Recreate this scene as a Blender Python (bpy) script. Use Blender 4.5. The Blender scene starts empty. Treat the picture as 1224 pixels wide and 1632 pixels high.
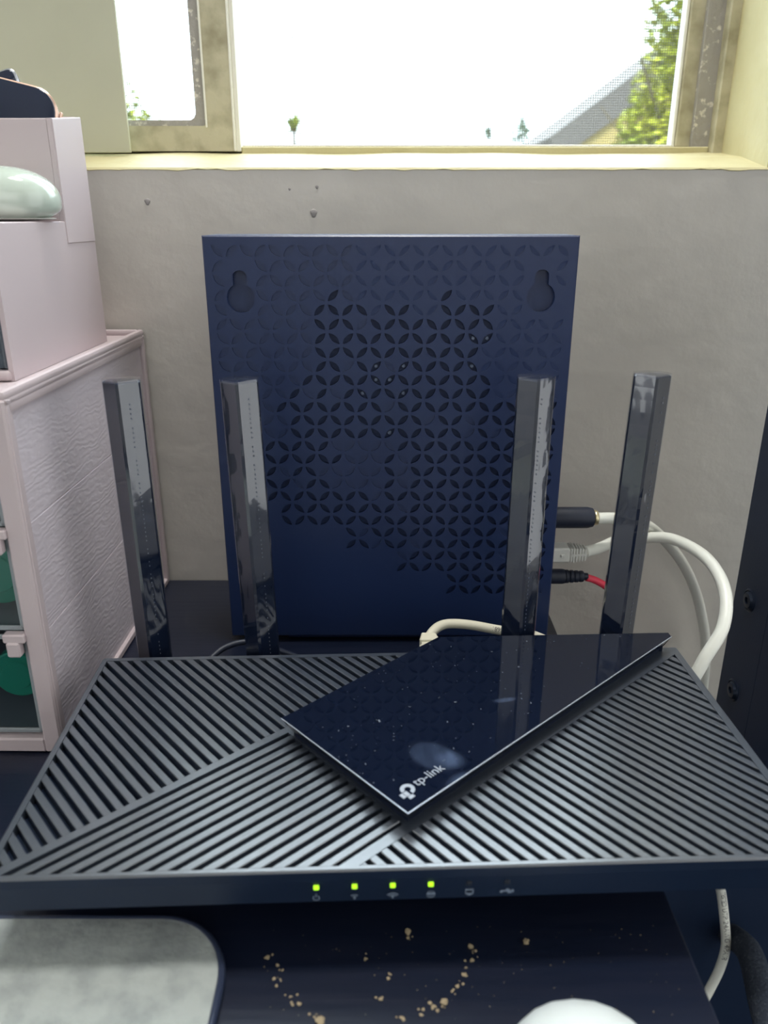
import bpy, bmesh, math, random
from math import sin, cos, pi, radians, sqrt
from mathutils import Vector, Matrix
random.seed(7)
C = bpy.context.scene.collection
sc = bpy.context.scene

# ------------------------------------------------------------------ camera
EYE = 0.231                       # eye height above the desk top (z = 0)
cam_d = bpy.data.cameras.new('camera'); cam = bpy.data.objects.new('camera', cam_d); C.objects.link(cam)
cam.location = (0, 0, EYE); cam.rotation_euler = (radians(90 - 20.6), 0, 0)
cam_d.sensor_fit = 'VERTICAL'; cam_d.sensor_height = 36.0
cam_d.lens = 36.0 * 1250 / 1632
cam_d.clip_start = 0.01; cam_d.clip_end = 400
cam_d.dof.use_dof = True; cam_d.dof.focus_distance = 0.40; cam_d.dof.aperture_fstop = 12.0
sc.camera = cam

# ------------------------------------------------------------------ sky, sun, lamps, exposure
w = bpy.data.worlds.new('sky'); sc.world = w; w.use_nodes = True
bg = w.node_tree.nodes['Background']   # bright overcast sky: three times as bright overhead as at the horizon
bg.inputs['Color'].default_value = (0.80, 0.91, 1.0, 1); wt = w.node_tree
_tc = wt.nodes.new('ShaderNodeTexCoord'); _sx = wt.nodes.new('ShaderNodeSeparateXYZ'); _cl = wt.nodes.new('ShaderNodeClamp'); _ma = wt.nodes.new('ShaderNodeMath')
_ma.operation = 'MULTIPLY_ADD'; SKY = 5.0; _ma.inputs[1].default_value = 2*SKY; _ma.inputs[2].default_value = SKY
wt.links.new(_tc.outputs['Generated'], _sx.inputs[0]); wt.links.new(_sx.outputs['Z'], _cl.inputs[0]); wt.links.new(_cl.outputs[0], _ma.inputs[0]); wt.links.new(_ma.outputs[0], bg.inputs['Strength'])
sun_d = bpy.data.lights.new('sun', 'SUN'); sun = bpy.data.objects.new('sun', sun_d); C.objects.link(sun)
sun_d.energy = 9.0; sun_d.angle = radians(0.53); sun_d.color = (1, 0.96, 0.86)
sun.rotation_euler = (radians(48), 0, radians(-38))
def area(name, loc, rot, sx, sy, power, col=(1, 1, 1)):
    d = bpy.data.lights.new(name, 'AREA'); d.shape = 'RECTANGLE'; d.size = sx; d.size_y = sy
    d.energy = power; d.color = col
    o = bpy.data.objects.new(name, d); C.objects.link(o); o.location = loc; o.rotation_euler = rot
    return o
area('rear_fill_light', (0.2, -1.84, 0.85), (radians(90), 0, 0), 1.5, 1.1, 6.5, (1.0, 0.97, 0.95))  # room fill added behind the camera; the rear wall has no opening
area('side_fill_light', (1.04, -0.25, 0.40), (radians(90), 0, radians(90)), 1.1, 1.5, 6, (0.93, 0.97, 1.0))  # added fill, gives the antennas' right faces something bright to mirror
area('ceiling_light', (0.02, 0.36, 1.74), (0, 0, 0), 0.32, 0.20, 17, (1.0, 0.98, 0.94))
area('left_fill_light', (-1.24, -0.35, 0.42), (radians(90), 0, radians(-90)), 0.9, 1.4, 6, (0.93, 0.97, 1.0))  # added fill at the left wall to brighten the antennas' left faces
sc.view_settings.view_transform = 'Standard'; sc.view_settings.look = 'None'
sc.view_settings.gamma = 1; sc.view_settings.use_curve_mapping = False
sc.view_settings.exposure = 0.0

# ------------------------------------------------------------------ helpers
def tag(o, label=None, cat=None, group=None, kind=None):
    if label: o['label'] = label
    if cat: o['category'] = cat
    if group: o['group'] = group
    if kind: o['kind'] = kind
    return o
def empty(name, loc=(0, 0, 0), rz=0.0, rx=0.0, ry=0.0):
    o = bpy.data.objects.new(name, None); C.objects.link(o); o.empty_display_size = 0.02
    o.location = loc; o.rotation_euler = (rx, ry, rz); return o
def obj(name, bm, m, parent=None, smooth=False, recalc=True):
    if recalc: bmesh.ops.recalc_face_normals(bm, faces=bm.faces)
    me = bpy.data.meshes.new(name); bm.to_mesh(me); bm.free()
    if smooth:
        for p in me.polygons: p.use_smooth = True
    ms = m if isinstance(m, (list, tuple)) else [m]
    for mm in ms: me.materials.append(mm)
    o = bpy.data.objects.new(name, me); C.objects.link(o)
    if parent: o.parent = parent
    return o
def auto_smooth(o, ang=35):
    me = o.data
    for p in me.polygons: p.use_smooth = True
    bm = bmesh.new(); bm.from_mesh(me)
    for e in bm.edges:
        if len(e.link_faces) == 2 and e.calc_face_angle(0) > radians(ang): e.smooth = False
    bm.to_mesh(me); bm.free(); return o
def B(): return bmesh.new()
def box(bm, x0, x1, y0, y1, z0, z1, bev=0.0, seg=1, mat=0):
    vs = [bm.verts.new(p) for p in ((x0,y0,z0),(x1,y0,z0),(x1,y1,z0),(x0,y1,z0),(x0,y0,z1),(x1,y0,z1),(x1,y1,z1),(x0,y1,z1))]
    fs = [bm.faces.new([vs[i] for i in f]) for f in ((0,3,2,1),(4,5,6,7),(0,1,5,4),(1,2,6,5),(2,3,7,6),(3,0,4,7))]
    for f in fs: f.material_index = mat
    if bev > 0:
        es = list({e for f in fs for e in f.edges})
        bmesh.ops.bevel(bm, geom=es, offset=bev, segments=seg, affect='EDGES', profile=0.5)
def prism(bm, poly, z0, z1, top_inset=0.0, top_bev=0.0, axis='z', bot_inset=0.0):
    """extrude a convex-ish CCW polygon along z; optional chamfer at the top"""
    n = len(poly)
    def inset(d):
        out = []
        for i in range(n):
            p0 = Vector(poly[i-1]); p1 = Vector(poly[i]); p2 = Vector(poly[(i+1) % n])
            a = (p1-p0); b = (p2-p1)
            if a.length < 1e-9 or b.length < 1e-9: out.append(p1); continue
            a.normalize(); b.normalize()
            na = Vector((-a.y, a.x)); nb = Vector((-b.y, b.x))
            k = na + nb; dd = max(0.2, 1 + na.dot(nb)); out.append(p1 + k * (d/dd))
        return out
    rings = [(inset(bot_inset) if bot_inset else [Vector(p) for p in poly], z0)]
    if top_bev:
        rings.append(([Vector(p) for p in poly], z1 - top_bev))
        rings.append((inset(top_bev), z1))
    else:
        rings.append((inset(top_inset) if top_inset else [Vector(p) for p in poly], z1))
    vr = [[bm.verts.new((p.x, p.y, z)) for p in r] for r, z in rings]
    bm.faces.new(vr[0][::-1]); bm.faces.new(vr[-1])
    for a, b in zip(vr[:-1], vr[1:]):
        for i in range(n):
            bm.faces.new((a[i], a[(i+1) % n], b[(i+1) % n], b[i]))
def xform(bm, M, start=0):
    bm.verts.ensure_lookup_table()
    for v in list(bm.verts)[start:]: v.co = M @ v.co
def rrect(x0, x1, y0, y1, r, n=6):
    pts = []
    for cx, cy, a0 in ((x1-r, y0+r, -90), (x1-r, y1-r, 0), (x0+r, y1-r, 90), (x0+r, y0+r, 180)):
        for k in range(n+1):
            a = radians(a0 + 90*k/n); pts.append((cx + r*cos(a), cy + r*sin(a)))
    return pts
def spline(P, per=12):
    P = [Vector(p) for p in P]; out = []
    Q = [P[0]*2 - P[1]] + P + [P[-1]*2 - P[-2]]
    for i in range(1, len(Q)-2):
        a, b, c, d = Q[i-1], Q[i], Q[i+1], Q[i+2]
        for k in range(per):
            t = k/per
            out.append(0.5*((2*b) + (c-a)*t + (2*a-5*b+4*c-d)*t*t + (3*b-a-3*c+d)*t**3))
    out.append(P[-1]); return out
def tube(bm, pts, r, n=12, cap=True):
    pts = [Vector(p) for p in pts]; rings = []
    t0 = (pts[1]-pts[0]).normalized()
    up = Vector((0, 0, 1)) if abs(t0.z) < 0.9 else Vector((1, 0, 0))
    nrm = (up - t0*up.dot(t0)).normalized()
    for i, p in enumerate(pts):
        t = ((pts[min(i+1, len(pts)-1)] - pts[max(i-1, 0)])).normalized()
        nrm = (nrm - t*nrm.dot(t)).normalized(); bi = t.cross(nrm)
        rr = r[i] if isinstance(r, (list, tuple)) else r
        rings.append([bm.verts.new(p + nrm*rr*cos(2*pi*k/n) + bi*rr*sin(2*pi*k/n)) for k in range(n)])
    for a, b in zip(rings[:-1], rings[1:]):
        for k in range(n): bm.faces.new((a[k], a[(k+1) % n], b[(k+1) % n], b[k]))
    if cap: bm.faces.new(rings[0][::-1]); bm.faces.new(rings[-1])
def lathe(bm, prof, n=24, M=None):
    """prof: (radius, height) pairs about z"""
    s = len(bm.verts); rings = []
    for r, z in prof:
        rings.append([bm.verts.new((r*cos(2*pi*k/n), r*sin(2*pi*k/n), z)) for k in range(n)] if r > 1e-7 else [bm.verts.new((0, 0, z))])
    for a, b in zip(rings[:-1], rings[1:]):
        for k in range(n):
            A = [a[k % len(a)], a[(k+1) % len(a)]]; Bq = [b[(k+1) % len(b)], b[k % len(b)]]
            f = []
            for v in A + Bq:
                if v not in f: f.append(v)
            if len(f) > 2: bm.faces.new(f)
    if len(rings[0]) > 1: bm.faces.new(rings[0][::-1])
    if len(rings[-1]) > 1: bm.faces.new(rings[-1])
    if M is not None: xform(bm, M, s)
AX_X = Matrix(((0, 0, 1, 0), (0, 1, 0, 0), (-1, 0, 0, 0), (0, 0, 0, 1)))   # z axis -> +x
AX_Y = Matrix(((1, 0, 0, 0), (0, 0, 1, 0), (0, -1, 0, 0), (0, 0, 0, 1)))   # z axis -> +y
def clip(poly, a, b, c):
    """keep a*x+b*y>=c"""
    out = []
    for i in range(len(poly)):
        p, q = poly[i], poly[(i+1) % len(poly)]
        dp, dq = a*p[0]+b*p[1]-c, a*q[0]+b*q[1]-c
        if dp >= 0: out.append(p)
        if (dp >= 0) != (dq >= 0):
            t = dp/(dp-dq); out.append((p[0]+(q[0]-p[0])*t, p[1]+(q[1]-p[1])*t))
    return out
def text_mesh(body, size, align='LEFT'):
    cu = bpy.data.curves.new('writing', 'FONT'); cu.body = body; cu.size = size; cu.align_x = align
    o = bpy.data.objects.new('writing', cu); C.objects.link(o)
    bpy.context.view_layer.update()
    me = bpy.data.meshes.new_from_object(o.evaluated_get(bpy.context.evaluated_depsgraph_get()))
    bpy.data.objects.remove(o); bpy.data.curves.remove(cu)
    bm = B(); bm.from_mesh(me); bpy.data.meshes.remove(me); return bm

# ------------------------------------------------------------------ materials
def mat(name, col, rough=0.5, spec=0.5, metal=0.0, bump=None, coat=0.0, coat_r=0.05, var=None, ior=1.5, emit=None, emit_s=0, trans=0.0, sheen=0, rvar=None):
    """bump=(scale, strength, distance[, stretch]); var=(scale, second colour, lo, hi)"""
    m = bpy.data.materials.new(name); m.use_nodes = True
    nt = m.node_tree; b = nt.nodes['Principled BSDF']
    b.inputs['Base Color'].default_value = (*col, 1); b.inputs['Roughness'].default_value = rough
    b.inputs['Specular IOR Level'].default_value = spec; b.inputs['Metallic'].default_value = metal
    b.inputs['Coat Weight'].default_value = coat; b.inputs['Coat Roughness'].default_value = coat_r
    b.inputs['IOR'].default_value = ior; b.inputs['Transmission Weight'].default_value = trans
    b.inputs['Sheen Weight'].default_value = sheen
    if emit: b.inputs['Emission Color'].default_value = (*emit, 1); b.inputs['Emission Strength'].default_value = emit_s
    tc = nt.nodes.new('ShaderNodeTexCoord')
    def noise(scale, detail=4, stretch=None):
        n = nt.nodes.new('ShaderNodeTexNoise'); n.inputs['Scale'].default_value = scale; n.inputs['Detail'].default_value = detail
        if stretch:
            mp = nt.nodes.new('ShaderNodeMapping'); mp.inputs['Scale'].default_value = stretch
            nt.links.new(tc.outputs['Object'], mp.inputs['Vector']); nt.links.new(mp.outputs['Vector'], n.inputs['Vector'])
        else: nt.links.new(tc.outputs['Object'], n.inputs['Vector'])
        return n
    if bump:
        n = noise(bump[0], 5, bump[3] if len(bump) > 3 else None)
        bp = nt.nodes.new('ShaderNodeBump'); bp.inputs['Strength'].default_value = bump[1]; bp.inputs['Distance'].default_value = bump[2]
        nt.links.new(n.outputs['Fac'], bp.inputs['Height']); nt.links.new(bp.outputs['Normal'], b.inputs['Normal'])
    if var:
        n = noise(var[0], 6, var[4] if len(var) > 4 else None)
        mr = nt.nodes.new('ShaderNodeMapRange'); mr.inputs['From Min'].default_value = var[2]; mr.inputs['From Max'].default_value = var[3]
        mx = nt.nodes.new('ShaderNodeMix'); mx.data_type = 'RGBA'
        mx.inputs['A'].default_value = (*col, 1); mx.inputs['B'].default_value = (*var[1], 1)
        nt.links.new(n.outputs['Fac'], mr.inputs['Value']); nt.links.new(mr.outputs['Result'], mx.inputs['Factor'])
        nt.links.new(mx.outputs['Result'], b.inputs['Base Color'])
    return m
def clear_mat(name, tint, fac_gloss=None, rough=0.02, ior=1.45, bump=None):
    """thin clear sheet: tinted see-through plus a Fresnel mirror layer"""
    m = bpy.data.materials.new(name); m.use_nodes = True; nt = m.node_tree
    for n in list(nt.nodes): nt.nodes.remove(n)
    out = nt.nodes.new('ShaderNodeOutputMaterial'); mix = nt.nodes.new('ShaderNodeMixShader')
    t = nt.nodes.new('ShaderNodeBsdfTransparent'); g = nt.nodes.new('ShaderNodeBsdfGlossy'); fr = nt.nodes.new('ShaderNodeLayerWeight')
    t.inputs['Color'].default_value = (*tint, 1); g.inputs['Roughness'].default_value = rough; fr.inputs['Blend'].default_value = 0.5
    f0 = ((ior-1)/(ior+1))**2                       # Schlick: the same from both faces of the thin sheet
    pw = nt.nodes.new('ShaderNodeMath'); pw.operation = 'POWER'; pw.inputs[1].default_value = 5
    ma = nt.nodes.new('ShaderNodeMath'); ma.operation = 'MULTIPLY_ADD'; ma.inputs[1].default_value = 1-f0; ma.inputs[2].default_value = f0
    nt.links.new(fr.outputs['Facing'], pw.inputs[0]); nt.links.new(pw.outputs[0], ma.inputs[0])
    nt.links.new(ma.outputs[0], mix.inputs['Fac']); nt.links.new(t.outputs['BSDF'], mix.inputs[1]); nt.links.new(g.outputs['BSDF'], mix.inputs[2])
    nt.links.new(mix.outputs['Shader'], out.inputs['Surface'])
    if bump:
        tc = nt.nodes.new('ShaderNodeTexCoord'); n = nt.nodes.new('ShaderNodeTexNoise'); n.inputs['Scale'].default_value = bump[0]
        mp = nt.nodes.new('ShaderNodeMapping'); mp.inputs['Scale'].default_value = (1, 1, 0.35)
        bp = nt.nodes.new('ShaderNodeBump'); bp.inputs['Strength'].default_value = bump[1]; bp.inputs['Distance'].default_value = bump[2]
        nt.links.new(tc.outputs['Object'], mp.inputs['Vector']); nt.links.new(mp.outputs['Vector'], n.inputs['Vector'])
        nt.links.new(n.outputs['Fac'], bp.inputs['Height'])
        nt.links.new(bp.outputs['Normal'], g.inputs['Normal']); nt.links.new(bp.outputs['Normal'], fr.inputs['Normal'])
    return m

M_wall = mat('wall_paint', (0.64, 0.61, 0.56), 0.7, 0.3, bump=(55, 0.25, 0.003), var=(9, (0.60, 0.57, 0.52), 0.35, 0.65))
M_room = mat('room_paint', (0.72, 0.72, 0.70), 0.8)
M_cream = mat('cream_sill_paint', (0.56, 0.51, 0.30), 0.55, 0.3, bump=(60, 0.35, 0.003), var=(30, (0.52, 0.46, 0.25), 0.4, 0.7))
M_frame = mat('aged_window_frame', (0.50, 0.46, 0.32), 0.5, 0.5, bump=(180, 0.3, 0.0008), var=(70, (0.30, 0.27, 0.17), 0.42, 0.72))
M_channel = mat('speckled_grey_channel', (0.33, 0.31, 0.28), 0.6, bump=(300, 0.6, 0.001), var=(220, (0.62, 0.58, 0.50), 0.60, 0.68))
M_bead = mat('pale_screen_bead', (0.78, 0.76, 0.68), 0.45)
M_mesh = mat('screen_wire', (0.16, 0.16, 0.15), 0.5)
M_board = mat('pale_board', (0.50, 0.50, 0.385), 0.6, 0.3, var=(12, (0.47, 0.47, 0.36), 0.4, 0.6))
M_glass = clear_mat('window_glass', (0.95, 0.97, 0.97))
M_floor = mat('dark_carpet', (0.012, 0.016, 0.03), 0.95, 0.1, bump=(400, 0.6, 0.004))
M_desk = mat('dark_desk_laminate', (0.006, 0.010, 0.025), 0.32, 0.45, bump=(25, 0.15, 0.0006, (1, 12, 1)), var=(20, (0.010, 0.013, 0.028), 0.4, 0.7, (1, 14, 1)))
M_plast = mat('matt_black_plastic', (0.007, 0.016, 0.040), 0.45, 0.3, bump=(2600, 0.12, 0.0002))
M_rib = mat('rib_black_plastic', (0.026, 0.035, 0.052), 0.32, 1.0, bump=(2600, 0.12, 0.0002), ior=1.9)
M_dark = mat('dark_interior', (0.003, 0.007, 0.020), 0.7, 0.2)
M_navy = mat('navy_black_modem_plastic', (0.012, 0.026, 0.085), 0.36, 0.5, bump=(3000, 0.08, 0.0002))
M_navyin = mat('modem_interior', (0.010, 0.021, 0.066), 0.45, 0.3)
M_ant = mat('antenna_gloss_black', (0.010, 0.016, 0.036), 0.10, 0.6, bump=(60, 0.08, 0.001))
M_film = clear_mat('wrinkled_clear_film', (0.94, 0.95, 0.97), rough=0.05, ior=2.0, bump=(90, 0.22, 0.002))
M_perf = mat('film_perforation', (0.10, 0.12, 0.16), 0.5)
M_glint = mat('silver_glint', (0.62, 0.66, 0.74), 0.3, metal=0.6)  # stands in for the bevel's window reflection
M_logo = mat('soft_silver_print', (0.34, 0.37, 0.42), 0.5, metal=0.2)
M_icon = mat('grey_print', (0.20, 0.25, 0.33), 0.5)
M_led = mat('green_led', (0.2, 0.5, 0.02), 0.4, emit=(0.50, 1.0, 0.02), emit_s=1.25)
M_leddim = mat('unlit_led', (0.008, 0.012, 0.022), 0.4)
M_pink = mat('mauve_pink_plastic', (0.55, 0.465, 0.48), 0.42, 0.5)
M_rip = mat('rippled_mauve_plastic', (0.60, 0.535, 0.575), 0.42, 0.5)
M_smoke = clear_mat('smoked_clear_plastic', (0.72, 0.75, 0.78), rough=0.05, ior=1.5)
M_smokeside = mat('smoke_drawer_body', (0.28, 0.31, 0.33), 0.35)
M_clear = clear_mat('clear_plastic', (0.85, 0.87, 0.9), rough=0.04, ior=1.5)
M_green = mat('teal_green_plastic', (0.035, 0.50, 0.30), 0.45)
M_white = mat('white_cable_jacket', (0.80, 0.81, 0.74), 0.4, 0.5)
M_cream2 = mat('cream_cable_jacket', (0.72, 0.69, 0.56), 0.45)
M_boot = mat('pale_grey_boot', (0.66, 0.66, 0.62), 0.45)
M_red = mat('red_cable_jacket', (0.72, 0.05, 0.09), 0.4)
M_blk = mat('black_rubber', (0.011, 0.016, 0.034), 0.5)
M_gold = mat('brass_ferrule', (0.75, 0.66, 0.42), 0.3, metal=0.8)
M_ink = mat('dark_cable_print', (0.10, 0.10, 0.10), 0.6)
M_mouse = mat('white_gloss_shell', (0.52, 0.60, 0.53), 0.12, 0.5, coat=0.6)
M_mouse2 = mat('white_satin_shell', (0.74, 0.77, 0.75), 0.3, 0.5)
M_phone = mat('phone_black_glass', (0.012, 0.018, 0.04), 0.04, 0.6)
M_rose = mat('rose_gold_metal', (0.72, 0.50, 0.40), 0.25, metal=0.7)
M_steel = mat('bright_edge_metal', (0.55, 0.58, 0.64), 0.25, metal=0.9)
M_post = mat('black_powder_coat', (0.009, 0.020, 0.050), 0.5, 0.4, bump=(900, 0.2, 0.0004))
M_bolt = mat('black_bolt', (0.012, 0.02, 0.04), 0.3, metal=0.4)
M_fuzz = mat('dusty_dark_felt', (0.045, 0.055, 0.075), 0.95, 0.1, bump=(500, 0.8, 0.002), var=(400, (0.10, 0.11, 0.13), 0.55, 0.75))
M_pad = mat('grey_suede_pad', (0.38, 0.41, 0.395), 0.9, 0.2, bump=(260, 0.6, 0.001), var=(110, (0.29, 0.315, 0.31), 0.40, 0.66))
M_rim = mat('dark_pad_rim', (0.030, 0.040, 0.075), 0.28, 0.6)
M_crumb = mat('pale_crumb', (0.36, 0.29, 0.19), 0.9, 0.2)
M_dust = mat('pale_dust', (0.13, 0.15, 0.18), 0.9, 0.1)
M_chip = mat('paint_dent', (0.34, 0.32, 0.31), 0.9)
M_leaf = mat('sunlit_leaf', (0.25, 0.26, 0.018), 0.6, 0.2, var=(3, (0.14, 0.18, 0.012), 0.35, 0.65))
M_leaf2 = mat('far_leaf', (0.06, 0.11, 0.05), 0.6, 0.2)
M_bark = mat('bark', (0.05, 0.04, 0.02), 0.9)
M_stucco = mat('tan_stucco', (0.19, 0.15, 0.05), 0.9)
M_roofg = mat('grey_roof', (0.055, 0.052, 0.048), 0.9)
M_ground = mat('outdoor_ground', (0.08, 0.08, 0.05), 0.95)

def ripple(m):
    nt = m.node_tree; b = nt.nodes['Principled BSDF']
    tc = nt.nodes.new('ShaderNodeTexCoord'); mp = nt.nodes.new('ShaderNodeMapping'); wv = nt.nodes.new('ShaderNodeTexWave')
    mp.inputs['Scale'].default_value = (1, 0.45, 1); wv.wave_type = 'BANDS'; wv.bands_direction = 'Z'
    wv.inputs['Scale'].default_value = 95; wv.inputs['Distortion'].default_value = 16; wv.inputs['Detail'].default_value = 3
    wv.inputs['Detail Scale'].default_value = 0.9; wv.inputs['Detail Roughness'].default_value = 0.6
    bp = nt.nodes.new('ShaderNodeBump'); bp.inputs['Strength'].default_value = 0.15; bp.inputs['Distance'].default_value = 0.0004
    nt.links.new(tc.outputs['Object'], mp.inputs['Vector']); nt.links.new(mp.outputs['Vector'], wv.inputs['Vector'])
    nt.links.new(wv.outputs['Fac'], bp.inputs['Height']); nt.links.new(bp.outputs['Normal'], b.inputs['Normal'])
ripple(M_rip)

def panel_mat():
    """piano black with a finger smudge and specks (in the router's own coordinates)"""
    m = mat('piano_black_panel', (0.004, 0.007, 0.018), 0.03, 0.5)
    nt = m.node_tree; b = nt.nodes['Principled BSDF']
    tc = nt.nodes.new('ShaderNodeTexCoord')
    def blob(cx, cy, rx, ry, rot, hard):
        mp = nt.nodes.new('ShaderNodeMapping'); mp.vector_type = 'TEXTURE'
        mp.inputs['Location'].default_value = (cx, cy, 0.046); mp.inputs['Rotation'].default_value = (0, 0, radians(rot)); mp.inputs['Scale'].default_value = (rx, ry, 1)
        ln = nt.nodes.new('ShaderNodeVectorMath'); ln.operation = 'LENGTH'
        nt.links.new(tc.outputs['Object'], mp.inputs['Vector']); nt.links.new(mp.outputs['Vector'], ln.inputs[0])
        mr = nt.nodes.new('ShaderNodeMapRange'); mr.interpolation_type = 'SMOOTHSTEP'
        mr.inputs['From Min'].default_value = 1.0; mr.inputs['From Max'].default_value = hard; mr.inputs['To Min'].default_value = 0; mr.inputs['To Max'].default_value = 1
        nt.links.new(ln.outputs['Value'], mr.inputs['Value']); return mr.outputs['Result']
    def math(op, a, bb):
        n = nt.nodes.new('ShaderNodeMath'); n.operation = op
        for i, v in enumerate((a, bb)):
            if isinstance(v, (int, float)): n.inputs[i].default_value = v
            else: nt.links.new(v, n.inputs[i])
        return n.outputs[0]
    n = nt.nodes.new('ShaderNodeTexNoise'); n.inputs['Scale'].default_value = 260; n.inputs['Detail'].default_value = 4
    mp = nt.nodes.new('ShaderNodeMapping'); mp.inputs['Rotation'].default_value = (0, 0, 0.7); mp.inputs['Scale'].default_value = (1, 0.35, 1)
    nt.links.new(tc.outputs['Object'], mp.inputs['Vector']); nt.links.new(mp.outputs['Vector'], n.inputs['Vector'])
    e1 = math('MULTIPLY', blob(0.1465, 0.0445, 0.0115, 0.0085, -40, 0.6), 0.25)
    e2 = math('MULTIPLY', blob(0.1525, 0.0425, 0.0070, 0.0062, -40, 0.2), 0.5)
    e3 = math('MULTIPLY', blob(0.1545, 0.0305, 0.0085, 0.0050, 40, 0.1), 0.45)
    e4 = math('MULTIPLY', blob(0.1790, 0.0790, 0.0070, 0.0022, 10, 0.0), 0.6)
    s = math('ADD', math('ADD', e1, e2), math('ADD', e3, e4))
    f = math('MULTIPLY', s, math('ADD', n.outputs['Fac'], 0.25))
    mx = nt.nodes.new('ShaderNodeMix'); mx.data_type = 'RGBA'
    mx.inputs['A'].default_value = (0.004, 0.007, 0.018, 1); mx.inputs['B'].default_value = (0.10, 0.14, 0.24, 1)
    nt.links.new(f, mx.inputs['Factor']); nt.links.new(mx.outputs['Result'], b.inputs['Base Color'])
    return m
M_panel = panel_mat()

# ------------------------------------------------------------------ the room
WY = 0.4845                        # inner face of the wall with the window
FZ = -0.74                         # floor
def struct(name, bm, m): return tag(obj(name, bm, m), kind='structure')
X0, X1, YR, CZ = -1.3, 1.1, -1.9, 1.76
WL, WR, WT = -0.62, 0.2185, 1.62    # recess: left, right, top
SILL_F, SILL_B, GY = 0.2575, 0.2708, 0.555
b = B()
box(b, X0, WL, WY, WY+0.112, FZ, CZ); box(b, WR, X1, WY, WY+0.112, FZ, CZ)
box(b, WL, WR, WY, WY+0.112, WT, CZ); box(b, WL, WR, WY, WY+0.112, FZ, SILL_F-0.0014)
wall_back = struct('wall_back', b, M_wall)
b = B(); box(b, X0-0.1, X0, YR, WY, FZ, CZ); struct('wall_left', b, M_room)
b = B(); box(b, X1, X1+0.1, YR, WY, FZ, CZ); struct('wall_right', b, M_room)
b = B(); box(b, X0-0.1, X1+0.1, YR-0.1, YR, FZ, CZ); struct('wall_rear', b, M_room)
b = B(); box(b, X0-0.1, X1+0.1, YR-0.1, WY+0.112, CZ, CZ+0.1); struct('ceiling', b, M_room)
b = B(); box(b, X0-0.1, X1+0.1, YR-0.1, WY+0.112, FZ-0.1, FZ); struct('floor', b, M_floor)
# sloped sill with a slightly ragged paint edge, and the reveals (children of the wall)
b = B(); n = 150; rows = []
for i in range(n+1):
    x = WL + (WR-WL)*i/n
    j = random.uniform(-1, 1)*0.0006*(1 if random.random() < 0.45 else 0.15)
    bulge = 0.0008*sin(x*37)+0.0005*sin(x*91+1)
    rows.append([b.verts.new((x, WY+0.0045, SILL_F-0.004)), b.verts.new((x, WY-0.0005+j*0.5, SILL_F-0.0012+j)), b.verts.new((x, WY+0.0006, SILL_F-0.0001)),
                 b.verts.new((x, (WY+GY)/2, (SILL_F+SILL_B)/2 + bulge)), b.verts.new((x, GY+0.03, SILL_B+0.0028)), b.verts.new((x, GY+0.03, SILL_F-0.012))])
for a, c in zip(rows[:-1], rows[1:]):
    for k in range(6): b.faces.new((a[k], c[k], c[(k+1) % 6], a[(k+1) % 6]))
b.faces.new(rows[0]); b.faces.new(rows[-1][::-1])
obj('sill', b, M_cream, wall_back)
b = B(); n = 24; rows = []
for i in range(n+1):
    z = SILL_F + (WT-SILL_F)*i/n
    rows.append([b.verts.new((WR+0.004, WY-0.0004, z)), b.verts.new((WR-0.0010, WY+0.0012, z)), b.verts.new((WR-0.0015+0.0009*sin(z*70)+0.0007*sin(z*190), WY+0.035, z)), b.verts.new((WR-0.0012+0.0006*sin(z*120), GY+0.004, z)), b.verts.new((WR+0.004, GY+0.004, z))])
for a, c in zip(rows[:-1], rows[1:]):
    for k in range(5): b.faces.new((a[k], c[k], c[(k+1) % 5], a[(k+1) % 5]))
obj('reveal', b, M_cream, wall_back)
for x, z, r in ((-0.1359, 0.2392, 0.0016), (-0.0383, 0.2471, 0.0009), (-0.0406, 0.2331, 0.0020), (-0.054, 0.246, 0.0007)):
    b = B(); bmesh.ops.create_icosphere(b, subdivisions=2, radius=r)
    for v in b.verts: v.co = Vector((v.co.x*(1+0.25*sin(v.co.z*2000)), v.co.y*0.35, v.co.z*1.2)) + Vector((x, WY-0.0001, z))
    obj('paint_chip', b, M_chip, wall_back, smooth=True)

# ------------------------------------------------------------------ window
win = tag(empty('window_1', (0, 0, 0)), kind='structure')
# outer frame, right jamb in layers
b = B(); box(b, 0.2106, WR, GY-0.002, GY+0.041, SILL_B-0.006, WT, 0.0008)
obj('outer_frame', b, M_frame, win)
b = B(); box(b, 0.1995, 0.2110, GY+0.006, GY+0.041, SILL_B-0.004, WT, 0.0004)
obj('channel', b, M_channel, win)
b = B(); box(b, WL, WR, GY-0.002, GY+0.041, WT-0.014, WT); obj('head_frame', b, M_frame, win)
# bottom track on the right, screen bead, screen stile
b = B(); box(b, -0.0925, 0.2106, GY+0.004, GY+0.045, SILL_B-0.004, SILL_B+0.0030, 0.0006); obj('bottom_track', b, M_cream, win)
scr = tag(empty('screen'), 'fine insect screen in its frame'); scr.parent = win
SX0, SX1, SZ0, SZ1, SY = -0.36, 0.1905, SILL_B+0.003, WT-0.014, GY+0.019
b = B(); box(b, SX1, SX1+0.0100, GY+0.010, GY+0.024, SZ0, SZ1, 0.0008); obj('stile', b, M_frame, scr)
b = B(); box(b, SX1-0.0022, SX1, GY+0.0115, GY+0.021, SZ0, SZ1, 0.0006); obj('bead', b, M_bead, scr)
b = B(); box(b, SX0, SX1, GY+0.0115, GY+0.021, SZ0-0.0005, SZ0+0.0018, 0.0005); obj('bead', b, M_bead, scr)
b = B()
for k in range(150):                 # the knurled spline along the lower edge
    x = -0.088 + k*0.00186
    box(b, x, x+0.0010, GY+0.0107, GY+0.0120, SZ0+0.0002, SZ0+0.0013)
tag(obj('spline', b, M_bead, scr), kind='stuff')
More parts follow.
